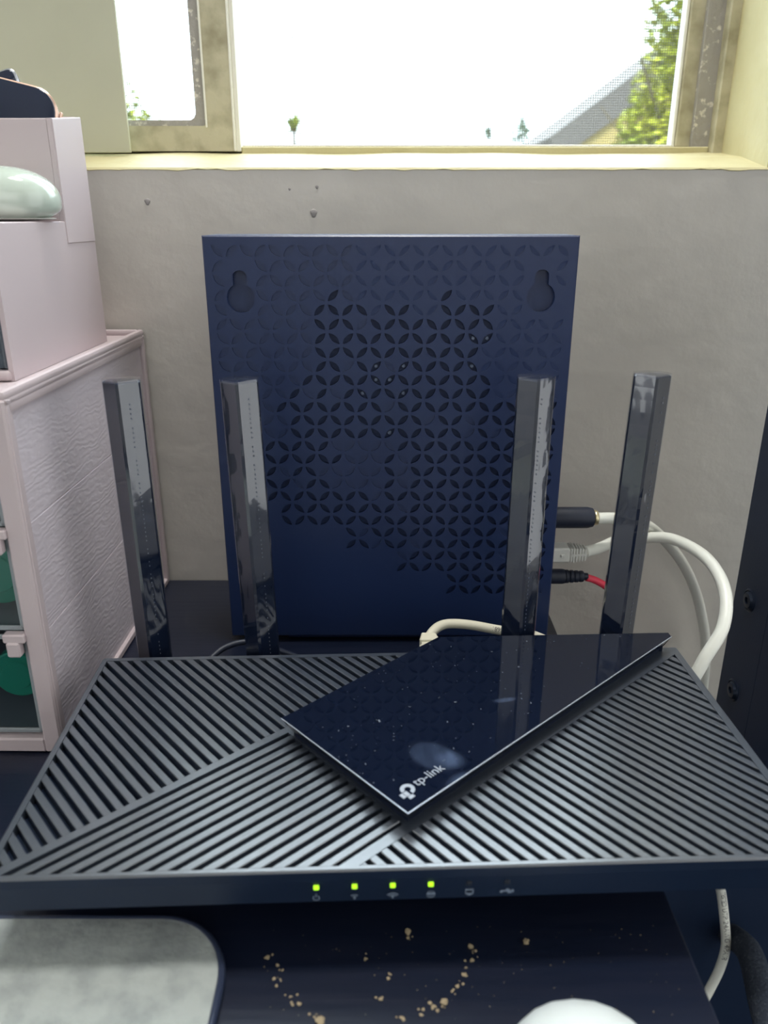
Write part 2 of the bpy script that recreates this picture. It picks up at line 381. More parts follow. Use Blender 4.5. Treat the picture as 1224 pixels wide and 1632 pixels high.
b = B(); P_, R_ = 0.00150, 0.00013
def wire(p, q, r):
    p, q = Vector(p), Vector(q); d = (q-p).normalized(); u = Vector((0, 1, 0)); v = d.cross(u)
    ra = [b.verts.new(p+u*r*cos(a)+v*r*sin(a)) for a in (0, 2.094, 4.189)]; rb = [b.verts.new(q+u*r*cos(a)+v*r*sin(a)) for a in (0, 2.094, 4.189)]
    for k in range(3): b.faces.new((ra[k], ra[(k+1) % 3], rb[(k+1) % 3], rb[k]))
x = SX0
while x < SX1: wire((x, SY, SZ0), (x, SY, SZ1), R_); x += P_
z = SZ0
while z < SZ1: wire((SX0, SY+0.0002, z), (SX1, SY+0.0002, z), R_); z += P_
tag(obj('mesh', b, M_mesh, scr, recalc=False), kind='stuff')
# sliding sash on the left with rounded opening, and the fixed meeting stile
sash = tag(empty('sash'), 'aged sliding sash with a rounded pane opening'); sash.parent = win
sx0, sx1, sz0, sz1 = -0.50, -0.0925, SILL_B, WT-0.014
ox0, ox1, oz0, oz1 = -0.40, -0.1165, 0.2875, WT-0.035
def ring_frame(outer, inner, y0, y1):
    b = B(); n = len(outer)
    def rg(p, y): return [b.verts.new((q[0], y, q[1])) for q in p]
    A, Bq, Cq, D = rg(outer, y0), rg(inner, y0), rg(outer, y1), rg(inner, y1)
    for k in range(n):
        j = (k+1) % n
        b.faces.new((A[k], A[j], Bq[j], Bq[k])); b.faces.new((Cq[k], Cq[j], D[j], D[k])); b.faces.new((A[k], A[j], Cq[j], Cq[k])); b.faces.new((Bq[k], Bq[j], D[j], D[k]))
    return b
obj('sash_frame', ring_frame(rrect(sx0, -0.0965, sz0, sz1, 0.0006), rrect(ox0, ox1+0.003, oz0-0.002, oz1, 0.002), GY, GY+0.012), M_frame, sash)
obj('pane_gasket', ring_frame(rrect(ox0-0.004, ox1+0.0028, oz0-0.0018, oz1+0.004, 0.0015), rrect(ox0+0.002, ox1-0.0035, oz0+0.0015, oz1, 0.0045), GY+0.0015, GY+0.007), M_channel, sash)
b = B(); box(b, ox1+0.0028, ox1+0.0040, GY-0.0008, GY+0.001, oz0-0.003, sz1, 0.0003); obj('bead', b, M_bead, sash)
b = B(); box(b, -0.0965, -0.0952, GY-0.0006, GY+0.014, sz0, sz1, 0.0003); box(b, -0.0952, -0.0925, GY+0.002, GY+0.014, sz0, sz1, 0.0003); obj('edge_strip', b, M_bead, sash)
b = B(); box(b, ox0-0.003, ox1+0.002, GY+0.0075, GY+0.0105, oz0-0.001, oz1+0.002); obj('pane', b, M_glass, sash)
b = B(); box(b, -0.093, 0.2000, GY+0.034, GY+0.037, SZ0-0.002, SZ1); obj('pane', b, M_glass, win)
# pale board leaning in the recess on the left
b = B(); box(b, -0.44, 0, -0.0015, 0.0015, 0, 0.90, 0.0003)
brd = obj('board', b, M_board); brd.location = (-0.1590, 0.541, 0.2690); brd.rotation_euler = (0, radians(-0.3), radians(0.3))
tag(brd, 'pale yellowish board standing on the sill at the left side of the window', 'board')

# ------------------------------------------------------------------ outdoors
b = B(); box(b, -60, 60, 0.9, 90, -3.1, -3.0); tag(obj('ground', b, M_ground), kind='structure')
def crown(bm, cx, cy, cz, rx, ry, rz, n, s, fall=0.0):
    for _ in range(n):
        d = Vector((random.gauss(0, 1), random.gauss(0, 1), random.gauss(0, 1))).normalized()*random.random()**0.4
        p = Vector((cx+d.x*rx, cy+d.y*ry, cz+d.z*rz))
        R = Matrix.Rotation(random.uniform(0, 6.28), 3, 'Z') @ Matrix.Rotation(random.uniform(-1.2, 1.2), 3, 'X')
        q = s*random.uniform(0.6, 1.2)
        vs = [bm.verts.new(p + R @ Vector(v)) for v in ((-q*.5, 0, 0), (0, -q*.25, q*.06), (q*.6, 0, 0), (0, q*.25, q*.06))]
        bm.faces.new(vs)
def tree(name, label, group, loc, blobs, leaf, m, trunk_h, tr):
    t = tag(empty(name, loc), label, 'tree', group)
    bm = B()
    for bl in blobs: crown(bm, *bl, s=leaf)
    tag(obj('foliage', bm, m, t, recalc=False), kind='stuff')
    bm = B(); tube(bm, [(0, 0, 0), (tr*.6, 0, trunk_h*.4), (0, 0, trunk_h*.75), (tr, 0, trunk_h)], [tr, tr*.8, tr*.6, tr*.3], 8)
    for k in range(5):
        a = k*1.3; tube(bm, [(0, 0, trunk_h*(.5+.08*k)), (cos(a)*trunk_h*.14, sin(a)*trunk_h*.14, trunk_h*(.68+.07*k))], [tr*.4, tr*.12], 6)
    obj('trunk', bm, M_bark, t); return t
# big sunlit tree at the right (about 9 m away)
tree('leafy_tree', 'tall yellow-green tree at the right edge of the window view', None, (2.95, 9.0, -3.0),
     [(0.0, 0, 4.35, .42, .4, .75, 2600), (-0.02, 0, 5.25, .37, .3, .75, 2000), (-0.32, 0, 4.05, .20, .3, .42, 800), (.30, 0, 4.6, .3, .3, .9, 1600),
      (-.06, 0, 3.9, .5, .4, .4, 1500), (-.08, 0, 5.85, .30, .25, .5, 900), (.32, 0, 5.6, .18, .2, .45, 300)], 0.085, M_leaf, 5.3, 0.06)
tree('small_tree', 'small green tree top seen low through the left pane', None, (-5.65, 20, -3.0),
     [(0, 0, 5.0, .45, .5, .62, 320), (.25, 0, 5.0, .4, .4, .45, 200), (-.3, 0, 5.6, .5, .4, .6, 200)], 0.2, M_leaf, 5.4, 0.09)
t = tag(empty('palm_tree', (-2.08, 20, -3.0)), 'distant palm crown above the sill near the middle stile', 'tree')
bm = B(); tube(bm, [(0, 0, 0), (.05, 0, 2.5), (0, 0, 5.12)], [.07, .05, .04], 8); obj('trunk', bm, M_bark, t)
bm = B()
for k in range(22):
    a = k*2.4; el = random.uniform(-0.3, 1.3); L_ = random.uniform(.34, .48)
    d = Vector((cos(a)*cos(el), sin(a)*cos(el), sin(el))); p0 = Vector((0, 0, 5.12)); side = Vector((-sin(a), cos(a), 0))*0.09
    for j in range(4):
        q0, q1 = p0+d*L_*j/4-Vector((0, 0, .10*(j/4)**2)), p0+d*L_*(j+1)/4-Vector((0, 0, .10*((j+1)/4)**2))
        w0, w1 = (1-.15*j), (1-.2*(j+1))
        bm.faces.new([bm.verts.new(v) for v in (q0-side*w0, q1-side*max(w1, .1), q1+side*max(w1, .1), q0+side*w0)])
tag(obj('frond', bm, M_leaf, t, recalc=False), kind='stuff')
tree('distant_tree', 'tiny distant tree, the lower and narrower of the pair left of the house', None, (2.40, 20, -3.0), [(0, 0, 5.05, .10, .1, .17, 120)], 0.09, M_leaf2, 4.9, 0.03)
tree('distant_tree', 'distant pointed tree beside the left foot of the house roof', None, (3.17, 20, -3.0), [(0, 0, 5.02, .24, .2, .25, 260), (.02, 0, 5.25, .10, .1, .16, 90)], 0.1, M_leaf2, 5.0, 0.05)
# gabled house
h = tag(empty('house', (0, 22, -3.0)), 'tan gabled house with a grey roof behind the tall tree', 'house')
gx, ex, ez, rz_ = 8.6, 4.28, 5.10, 8.15       # ridge x, eave x, eave z, ridge z
b = B()
pr_ = [(ex+.55, 0), (2*gx-ex-.55, 0), (2*gx-ex-.55, ez-.05), (gx, rz_-.42), (ex+.55, ez-.05)]
f0 = [b.verts.new((p[0], 0, p[1])) for p in pr_]; f1 = [b.verts.new((p[0], 8, p[1])) for p in pr_]
b.faces.new(f0); b.faces.new(f1[::-1])
for k in range(5): b.faces.new((f0[k], f1[k], f1[(k+1) % 5], f0[(k+1) % 5]))
obj('wall', b, M_stucco, h)
for s in (-1, 1):
    b = B(); xe = gx + s*(gx-ex)
    pp = [(xe - s*(-.10), ez+.02), (gx, rz_+.10), (gx, rz_-.72), (xe - s*.55, ez-.22), (xe, ez-.16)]
    f0 = [b.verts.new((p[0], -.12, p[1])) for p in pp]; f1 = [b.verts.new((p[0], 8.3, p[1])) for p in pp]
    b.faces.new(f0); b.faces.new(f1[::-1])
    for k in range(5): b.faces.new((f0[k], f1[k], f1[(k+1) % 5], f0[(k+1) % 5]))
    obj('roof_slope', b, M_roofg, h)

# ------------------------------------------------------------------ desk
DX1 = 0.1030
dk = tag(empty('desk', (0, 0, 0)), 'dark laminate desk under the router and the boxes', 'desk')
b = B(); box(b, -1.0, DX1, -0.16, WY-0.001, -0.022, 0.0, 0.0012, 2); auto_smooth(obj('desk_top', b, M_desk, dk))
for x in (-0.97, 0.03):
    for y in (-0.13, 0.42):
        b = B(); box(b, x, x+0.05, y, y+0.05, FZ, -0.022, 0.002); obj('leg', b, M_desk, dk)

# mouse pad with a raised dark rim
pad = tag(empty('wrist_pad', (0, 0, 0), 0), 'grey suede pad with a rounded corner and dark rim at the front left', 'desk pad')
PX1, PY1 = -0.0505, 0.2070
b = B(); prism(b, rrect(-0.36, PX1-0.0022, -0.05, PY1-0.0018, 0.0243, 10), 0.0002, 0.0036, top_bev=0.0006); obj('pad_surface', b, M_pad, pad)
b = B(); rp = rrect(-0.36, PX1-0.0016, -0.05, PY1-0.0016, 0.025, 14)
n = len(rp); prof = [(1.35*cos(a)*0.001, 0.0021+0.0020*sin(a)) for a in [2*pi*k/10 for k in range(10)]]
rings = []
for i in range(n):
    p0, p2 = Vector(rp[i-1]), Vector(rp[(i+1) % n]); t_ = (p2-p0).normalized(); no = Vector((t_.y, -t_.x))
    rings.append([b.verts.new((rp[i][0]+no.x*u, rp[i][1]+no.y*u, v)) for u, v in prof])
for i in range(n):
    a, c = rings[i], rings[(i+1) % n]
    for k in range(10): b.faces.new((a[k], a[(k+1) % 10], c[(k+1) % 10], c[k]))
obj('rim', b, M_rim, pad, smooth=True)

# ------------------------------------------------------------------ router
TH = radians(39.5); U = (cos(TH), sin(TH)); V = (-sin(TH), cos(TH))
rt = tag(empty('router', (-0.1266, 0.1877, 0.0), radians(2.1)), 'wide black router with ribbed top and glossy tilted panel, four lit green lights', 'router')
RW, RD, RZ = 0.272, 0.132, 0.038
outl = rrect(0, RW, 0, RD, 0.0012, 2)
R1 = [(2.6, 3.3), (155.2, 129.0), (2.6, 129.0)]
R2 = [(6.2, 1.9), (112.4, 1.9), (134.0, 19.7), (90.9, 71.8)]
R3 = [(118.8, 1.9), (268.4, 1.9), (268.4, 125.2)]
mm = lambda P: [(p[0]*.001, p[1]*.001) for p in P]
# top plate with the three openings
b = B()
def loop(poly, z): 
    vs = [b.verts.new((p[0], p[1], z)) for p in poly]; return vs, [b.edges.new((vs[i], vs[(i+1) % len(vs)])) for i in range(len(vs))]
def inset_poly(poly, d):
    t = B(); prism(t, poly, 0, 1, top_inset=d); t.verts.ensure_lookup_table()
    r = [(v.co.x, v.co.y) for v in list(t.verts)[len(poly):]]; t.free(); return r
BV = 0.0006
ov, oe = loop(inset_poly(outl, BV), RZ); es = list(oe); holes = []
for R in (R1, R2, R3):
    hv, he = loop(mm(R), RZ); es += he; holes.append(hv)
bmesh.ops.triangle_fill(b, edges=es, use_beauty=True, normal=(0, 0, 1))
lo = [b.verts.new((p[0], p[1], RZ-BV)) for p in outl]; lb = [b.verts.new((p[0], p[1], RZ-.004)) for p in outl]
for k in range(len(outl)):
    j = (k+1) % len(outl)
    b.faces.new((ov[k], lo[k], lo[j], ov[j])); b.faces.new((lo[k], lb[k], lb[j], lo[j])).material_index = 1
for hv in holes:
    hb = [b.verts.new((v.co.x, v.co.y, RZ-.004)) for v in hv]
    for k in range(len(hv)):
        j = (k+1) % len(hv); b.faces.new((hv[k], hv[j], hb[j], hb[k]))
obj('top_plate', b, [M_rib, M_plast], rt)
# ribs between the slots, one object each
def ribs(region, d, s_first, pitch, width, lo_s, hi_s):
    s = s_first + pitch/2
    while s - pitch > lo_s: s -= pitch
    while s < hi_s:
        p = clip(clip(region, d[0], d[1], s-width/2), -d[0], -d[1], -(s+width/2))
        if len(p) >= 3:
            area_ = 0.5*sum(p[i][0]*p[(i+1) % len(p)][1]-p[(i+1) % len(p)][0]*p[i][1] for i in range(len(p)))
            if area_ < 0: p = p[::-1]
            if abs(area_) > 0.8:
                t = B(); prism(t, mm(p), RZ-.0036, RZ-.00005, top_bev=0.00022); obj('rib', t, M_rib, rt)
        s += pitch
ribs(R1, U, 11.85, 4.724, 2.65, 2, 230)
ribs(R2, V, -3.36, -4.71*-1, 2.75, -90, 4)
ribs(R3, U, 96.25, 4.73, 2.75, 88, 300)
# housing under the plate: shallow front lip, then an undercut base
b = B(); prism(b, outl, 0.0242, 0.0340, bot_inset=0.0012); obj('housing', b, M_plast, rt)
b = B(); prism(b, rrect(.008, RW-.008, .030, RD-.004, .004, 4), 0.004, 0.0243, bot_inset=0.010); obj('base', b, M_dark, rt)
for x, y in ((.04, .045), (RW-.04, .045), (.04, .115), (RW-.045, .115)):
    b = B(); lathe(b, [(.006, 0.0002), (.0065, .002), (.006, .0045)], 16, Matrix.Translation((x, y, 0))); obj('rubber_foot', b, M_blk, rt)
# glossy raised panel
PL = [(88.6, 70.1), (135.2, 15.5), (267.0, 127.9), (267.0, 131.6), (157.0, 131.6)]
def offs(P, d): 
    c = (sum(p[0] for p in P)/len(P), sum(p[1] for p in P)/len(P))
    return inset_poly(P, d)
pl = mm(PL)
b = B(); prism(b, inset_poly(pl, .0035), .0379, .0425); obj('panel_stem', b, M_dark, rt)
b = B(); prism(b, pl, .0405, .0462, top_bev=0.00035, bot_inset=.0028); gp = obj('glossy_panel', b, M_panel, rt)
tag(gp, 'glossy black panel with a smudge and maker mark')
# silver strips painting the window's glint along the bevel, and mark on the panel
b = B()
def edge_strip(p, q, wd, z0, z1):
    p, q = Vector(p), Vector(q); t_ = (q-p).normalized(); no = Vector((t_.y, -t_.x))
    vs = [p-no*wd, q-no*wd, q+no*.00008, p+no*.00008]
    prism(b, [(v.x, v.y) for v in vs][::-1] if (vs[1]-vs[0]).cross(Vector((vs[2]-vs[1]).to_2d())) < 0 else [(v.x, v.y) for v in vs], z0, z1)
edge_strip(pl[0], pl[1], .00020, .0457, .04605); edge_strip(pl[1], pl[2], .00020, .0457, .04605)
obj('panel_glint', b, M_glint, rt)
LZ = .04624
mk = B()
def flat(P, z0=LZ, z1=LZ+.00008): prism(mk, P, z0, z1)
# ring (open at the lower tip) + chevron, turned to read along the panel edge
lc = Vector((.1358, .0270)); la = radians(39.5)
def lp(x, y): 
    x, y = x*.001, y*.001
    return (lc.x + x*cos(la)-y*sin(la), lc.y + x*sin(la)+y*cos(la))
def arc(r0, r1, a0, a1, n=20, cx=0, cy=0):
    for k in range(n):
        a, c = radians(a0+(a1-a0)*k/n), radians(a0+(a1-a0)*(k+1)/n)
        flat([lp(cx+r0*cos(a), cy+r0*sin(a)), lp(cx+r1*cos(a), cy+r1*sin(a)), lp(cx+r1*cos(c), cy+r1*sin(c)), lp(cx+r0*cos(c), cy+r0*sin(c))])
arc(1.15, 2.65, -90, 180)                              # three quarters of a ring
flat([lp(*p) for p in ((-2.65, -2.65), (-1.0, -2.65), (-1.0, -0.35), (-2.65, -0.35))])
flat([lp(*p) for p in ((-2.65, -4.3), (-0.35, -4.3), (-0.35, -2.85), (-2.65, -2.85))])
flat([lp(*p) for p in ((-4.3, -2.65), (-2.85, -2.65), (-2.85, -0.35), (-4.3, -0.35))])
obj('logo', mk, M_logo, rt)
tm = text_mesh('tp-link', .0054)
for v in tm.verts:
    x, y = v.co.x*1000, v.co.y*1000
    q = lp(3.6 + x, -1.2 + y); v.co = (q[0], q[1], LZ+.00006)
obj('maker_name', tm, M_logo, rt)
# lights and icons on the front lip
ly = -.0001
for k, x in enumerate((105.1, 117.3, 129.5, 141.7, 154.0, 166.3)):
    b = B(); box(b, (x-.85)*.001, (x+.85)*.001, ly-.0003, .0006, .0305, .0321, .0002)
    obj('status_light', b, M_led if k < 4 else M_leddim, rt)
def icon(fn):
    global mk
    mk = B(); fn(); obj('icon', mk, M_icon, rt)
def fq(x, z, w_, h_):
    box(mk, (x-w_/2)*.001, (x+w_/2)*.001, -.00018, .0003, (z-h_/2)*.001, (z+h_/2)*.001)
def farc(cx, cz, r0, r1, a0, a1, n=14):
    for k in range(n):
        a, c = radians(a0+(a1-a0)*k/n), radians(a0+(a1-a0)*(k+1)/n)
        mk.faces.new([mk.verts.new(((cx+r*cos(q))*.001, -.00018, (cz+r*sin(q))*.001)) for r, q in ((r0, a), (r1, a), (r1, c), (r0, c))])
icon(lambda: (farc(105, 27.2, .85, 1.15, 125, 415), fq(105, 28.0, .28, 1.0)))
icon(lambda: (farc(117.2, 26.3, 1.6, 1.9, 50, 130), farc(117.2, 26.3, .9, 1.2, 50, 130), fq(117.2, 26.4, .5, .5)))
icon(lambda: (farc(129.5, 26.2, 1.9, 2.3, 35, 145), farc(129.5, 26.2, 1.1, 1.5, 35, 145), fq(129.5, 26.4, .6, .6)))
icon(lambda: (farc(141.8, 27.4, 1.15, 1.4, 0, 360, 20), fq(141.8, 27.4, 2.4, .22), farc(141.8, 27.4, .45, .65, 0, 360)))
icon(lambda: (fq(154.2, 28.6, 2.6, .25), fq(153.0, 27.8, .25, 1.7), fq(155.4, 27.8, .25, 1.7), fq(154.2, 26.9, 2.0, .25), fq(154.2, 26.6, 1.0, .4)))
icon(lambda: (fq(166.4, 27.6, 3.6, .25), farc(164.5, 27.6, 0, .5, 0, 360), fq(166.6, 28.2, 1.2, .22), fq(167.2, 27.0, 1.2, .22), fq(168.3, 27.6, .5, .7)))
# antennas: hinged at the back, each wrapped in clear film
sec = [(-.7, -6.0), (.7, -6.0), (7.6, -.9), (8.1, .2), (7.2, 4.0), (0, 6.4), (-7.2, 4.0), (-8.1, .2), (-7.6, -.9)]
for k, (wx, wy, ztop, lean) in enumerate(((-.1117, .334, .1660, .4), (-.0588, .334, .1660, 1.3), (.0650, .336, .1668, -.2), (.1128, .337, .1680, -1.2))):
    dx, dy = wx+.1266, wy-.1877; a = radians(2.1)
    lx, ly_ = dx*cos(a)+dy*sin(a), -dx*sin(a)+dy*cos(a)
    an = tag(empty('antenna', (lx, ly_, 0.020), -radians(2.1), 0, radians(-lean)*0 )); an.parent = rt
    an.rotation_euler = (0, radians(-lean), -radians(2.1))
    top = ztop - .020; s0 = [(p[0]*.001, p[1]*.001) for p in sec]
    b = B(); prism(b, s0, .004, top-.0006, top_bev=.0005); obj('antenna_rod', b, M_ant, an)
    b = B(); lathe(b, [(.0045, -.012), (.0045, .012)], 14, Matrix.Translation((0, 0, .0)) @ AX_X); box(b, -.004, .004, -.014, 0, -.004, .004, .001); obj('hinge', b, M_plast, an)
    b = B(); n_ = 26; rings = []
    for i in range(n_+1):
        zz = .006 + (top-.0058)*i/n_
        rings.append([b.verts.new((p[0]*1.03+random.uniform(-1, 1)*.00006, p[1]*1.035+random.uniform(-1, 1)*.00006, zz)) for p in s0])
    for r0, r1 in zip(rings[:-1], rings[1:]):
        for j in range(len(s0)): b.faces.new((r0[j], r0[(j+1) % len(s0)], r1[(j+1) % len(s0)], r1[j]))
    cv = b.verts.new((0.0005, 0, top+.0008))
    for j in range(len(s0)): b.faces.new((rings[-1][j], rings[-1][(j+1) % len(s0)], cv))
    obj('plastic_film', b, M_film, an)
    b = B(); side = 1
    p0, p1 = Vector((.7, -6.0))*.001, Vector((7.6, -.9))*.001; q = p0.lerp(p1, (.45, .5, .18, .55)[k])
    no = Vector((p1.y-p0.y, -(p1.x-p0.x))).normalized()
    for i in range(62):
        z_ = .010 + i*.0021
        if z_ > top-.006: break
        if random.random() < .25: continue
        c_ = Vector((q.x*1.03+no.x*.00022, q.y*1.035+no.y*.00022, z_)); t_ = Vector(((p1-p0).normalized().x, (p1-p0).normalized().y, 0))
        vs = [c_+t_*sx*.00022+Vector((0, 0, sz*.00035)) for sx, sz in ((-1, -1), (1, -1), (1, 1), (-1, 1))]
        b.faces.new([b.verts.new(v) for v in vs])
    tag(obj('perforation', b, M_perf, an), kind='stuff')
# specks of dust on the glossy panel
b = B()
for _ in range(170):
    i, j = random.random(), random.random()
    p = (.0886+.131*i+.0466*j*.9, .0701+.112*i-.0545*j*.9)
    if p[1] > .130 or p[0] > .262: continue
    r = random.uniform(.00008, .00022)*(1.8 if random.random() < .08 else 1); a = random.uniform(0, 3.1); l = random.choice((1, 1, 2.2))
    vs = [b.verts.new((p[0]+r*(l*cos(a)*sx - sin(a)*sy), p[1]+r*(l*sin(a)*sx+cos(a)*sy), .04632)) for sx, sy in ((-1, -1), (1, -1), (1, 1), (-1, 1))]
    ap = b.verts.new((p[0], p[1], .04645))
    for k in range(4): b.faces.new((vs[k], vs[(k+1) % 4], ap))
tag(obj('dust_speck', b, M_dust, rt), kind='stuff')

# ------------------------------------------------------------------ modem behind
md = tag(empty('modem', (0.0033, 0.400, 0.0)), 'upright navy-black modem with leaf-pattern vents against the wall', 'modem')
MW, MH, MT = 0.0912, 0.2228, 0.034
Z0 = 0.004
cell = .0070; gx0, gz0 = -MW+.0033, MH-.0035
def leaf_on(c, r):
    lim = [(15, 0), (16, 2), (18, 3), (20, 4), (22, 9), (24, 13), (26, 17), (27, 20)]
    for rr, cc in lim:
        if r <= rr: return c >= cc if rr > 15 else True
    return False
SH, DP, CR = 0, 1, 2
def leaf_kind(c, r):
    right = 19.5 - .25*max(0, r-4) if r < 9 else 19.5
    if r < 3: return SH if c < 10 else CR
    if r == 3 and not 5 < c < 9 and c != 16: return SH if c < 10 else CR
    left = 6.5 if r < 8 else max(2.5, 6.5-(r-8)*.9)
    if c > right and r < 11: return CR
    if r < 5 and c > 7 and c < 16 and random.random() < .55: return CR
    if c < left: return SH
    if 9 <= r <= 18 and 6+((r*7+c*3) % 11)/4 < c < 11.5 and (r % 7) < 4 and r > 12: return SH
    return DP if random.random() < .9 else SH
NC, NR = 25, 27
KEY = [(1.98, 3.68), (23.15, 3.62)]       # keyhole centres in cells (col,row)
kblocks = [(0, 3, 1, 5), (21, 24, 1, 5)]   # col0,col1,row0,row1 inclusive
def cellxz(c, r): return gx0+c*cell, gz0-r*cell
b = B(); bi = B()
vcache = {}
def gv(c, r):
    k = (c, r)
    if k not in vcache:
        x, z = cellxz(c, r); vcache[k] = b.verts.new((x, 0, z))
    return vcache[k]
def leaf_pts(c, r):
    """two sides of a leaf along the cell's diagonal"""
    flip = (c+r) % 2
    x, z = cellxz(c, r)
    def T(u, v): return (x+u*cell, z-v*cell) if not flip else (x+(1-u)*cell, z-v*cell)
    R = .92; t0, t1 = .115, .885; hw = .150
    s1, s2 = [], []
    for k in range(7):
        f = k/6; d = t0+(t1-t0)*f; wv = hw*(1-(2*f-1)**2)
        s1.append(T(d+wv, d-wv)); s2.append(T(d-wv, d+wv))
    return s1, s2, flip
def leaf_hole(top1, top2, kind, s1, s2):
    """walls and floor; top1/top2 are boundary verts from tip to tip"""
    d = {SH: .0007, CR: .00028, DP: .0020}[kind]
    f1, f2 = [], []
    for i, p in enumerate(s1):
        f1.append(bi.verts.new((p[0], .0001 if kind == CR else d, p[1])))
    for i, p in enumerate(s2):
        f2.append(f1[0] if i == 0 else f1[-1] if i == 6 else bi.verts.new((p[0], d, p[1])))
    t1 = [bi.verts.new((p[0], 0, p[1])) for p in s1]; t2 = [t1[0] if i == 0 else t1[-1] if i == 6 else bi.verts.new((p[0], 0, p[1])) for i, p in enumerate(s2)]
    mi = 1 if kind == DP else 0
    for A, F in ((t1, f1), (t2, f2)):
        for i in range(6):
            vs = []
            for v in (A[i], A[i+1], F[i+1], F[i]):
                if v not in vs: vs.append(v)
            f = bi.faces.new(vs); f.material_index = mi
    f = bi.faces.new(f1+f2[-2:0:-1]); f.material_index = mi
def in_block(c, r): return any(a <= c <= d and e <= r <= f for a, d, e, f in kblocks)
for r in range(NR):
    for c in range(NC):
        if in_block(c, r): continue
        if not leaf_on(c, r):
            b.faces.new((gv(c, r), gv(c+1, r), gv(c+1, r+1), gv(c, r+1))); continue
        s1, s2, flip = leaf_pts(c, r)
        v1 = [b.verts.new((p[0], 0, p[1])) for p in s1]; v2 = [v1[0]] + [b.verts.new((p[0], 0, p[1])) for p in s2[1:-1]] + [v1[-1]]
        if not flip: A, Bc, Cc, D = gv(c, r), gv(c+1, r), gv(c+1, r+1), gv(c, r+1)
        else: A, Bc, Cc, D = gv(c+1, r), gv(c, r), gv(c, r+1), gv(c+1, r+1)
        b.faces.new([A, Bc, Cc] + v1[::-1]); b.faces.new([A, D, Cc] + v2[::-1])
        leaf_hole(v1, v2, leaf_kind(c, r), s1, s2)
def keyhole(cx, cy):
    x, z = cellxz(cx, cy); P = []
    r, hw, top = .0070, .0034, .0126
    a0 = math.asin(hw/r)
    for k in range(21):
        a = pi/2 + a0 + (2*pi-2*a0)*k/20; P.append((x+r*cos(a), z+r*sin(a)))
    for k in range(9):
        a = pi*k/8; P.append((x+hw*cos(a), z+top-hw*.6+hw*.75*sin(a)))
    return P
for (c0, c1, r0, r1), (kx, ky) in zip(kblocks, KEY):
    ring = [gv(c, r0) for c in range(c0, c1+2)] + [gv(c1+1, r) for r in range(r0+1, r1+2)] + [gv(c, r1+1) for c in range(c1, c0-1, -1)] + [gv(c0, r) for r in range(r1, r0, -1)]
    es = []
    for i in range(len(ring)):
        e = b.edges.get((ring[i], ring[(i+1) % len(ring)])) or b.edges.new((ring[i], ring[(i+1) % len(ring)])); es.append(e)
    kp = keyhole(kx, ky); kv = [b.verts.new((p[0], 0, p[1])) for p in kp]
    es += [b.edges.new((kv[i], kv[(i+1) % len(kv)])) for i in range(len(kv))]
    kxw, kzw = cellxz(kx, ky)
    for r in range(r0, r1+1):
        for c in range(c0, c1+1):
            s1, s2, flip = leaf_pts(c, r); pts = s1+s2
            if all((p[0]-kxw)**2+(p[1]-kzw)**2 > .0076**2 and not (abs(p[0]-kxw) < .0042 and 0 < p[1]-kzw < .0142) for p in pts):
                v1 = [b.verts.new((p[0], 0, p[1])) for p in s1]; v2 = [b.verts.new((p[0], 0, p[1])) for p in s2[1:-1]]
                lp_ = v1 + v2[::-1]; es += [b.edges.new((lp_[i], lp_[(i+1) % len(lp_)])) for i in range(len(lp_))]
                leaf_hole(None, None, SH if c < 12 else CR, s1, s2)
    bmesh.ops.triangle_fill(b, edges=es, use_beauty=True, normal=(0, -1, 0))
    bk = [bi.verts.new((p[0], 0, p[1])) for p in kp]; bk2 = [bi.verts.new((p[0], .0035, p[1])) for p in kp]
    for i in range(len(kp)): bi.faces.new((bk[i], bk[(i+1) % len(kp)], bk2[(i+1) % len(kp)], bk2[i]))
    bi.faces.new(bk2)
# border strips around the grid, chamfered rim
xl, xr, zt, zb = -MW+.0006, MW-.0006, MH-.0006, Z0+.0006
gxr, gzb = gx0+NC*cell, gz0-NR*cell
def quad(P): b.faces.new([b.verts.new((p[0], p[2] if len(p) > 2 else 0, p[1])) for p in P])
quad([(xl, zt), (xr, zt), (gxr, gz0), (gx0, gz0)]); quad([(xl, zb), (gx0, gzb), (gxr, gzb), (xr, zb)])
quad([(xl, zt), (gx0, gz0), (gx0, gzb), (xl, zb)]); quad([(xr, zt), (xr, zb), (gxr, gzb), (gxr, gz0)])
for P, Q in (((xl, zt), (xr, zt)), ((xr, zt), (xr, zb)), ((xr, zb), (xl, zb)), ((xl, zb), (xl, zt))):
    sx = lambda p: (MW if p[0] > 0 else -MW); sz_ = lambda p: (MH if p[1] > .1 else Z0)
    quad([P, Q, (sx(Q), sz_(Q), .0006), (sx(P), sz_(P), .0006)])
tmp = bpy.data.meshes.new('t'); bi.to_mesh(tmp); bi.free(); b.from_mesh(tmp); bpy.data.meshes.remove(tmp)
for f in b.faces:
    if f.normal.y > 0.5: f.normal_flip()
obj('vented_cover', b, [M_navy, M_navyin], md, recalc=False)
b = B(); box(b, -MW, MW, .0045, MT, Z0, MH, .0008); box(b, -MW, MW, .0006, .0046, MH-.0035, MH-.0001)
box(b, -MW, -MW+.002, .0006, .0046, Z0, MH-.001); box(b, MW-.002, MW, .0006, .0046, Z0, MH-.001)
obj('body', b, M_navy, md)
b = B(); box(b, -.060, .092, .004, MT+.008, .0003, .0042, .001); obj('stand', b, M_navy, md)
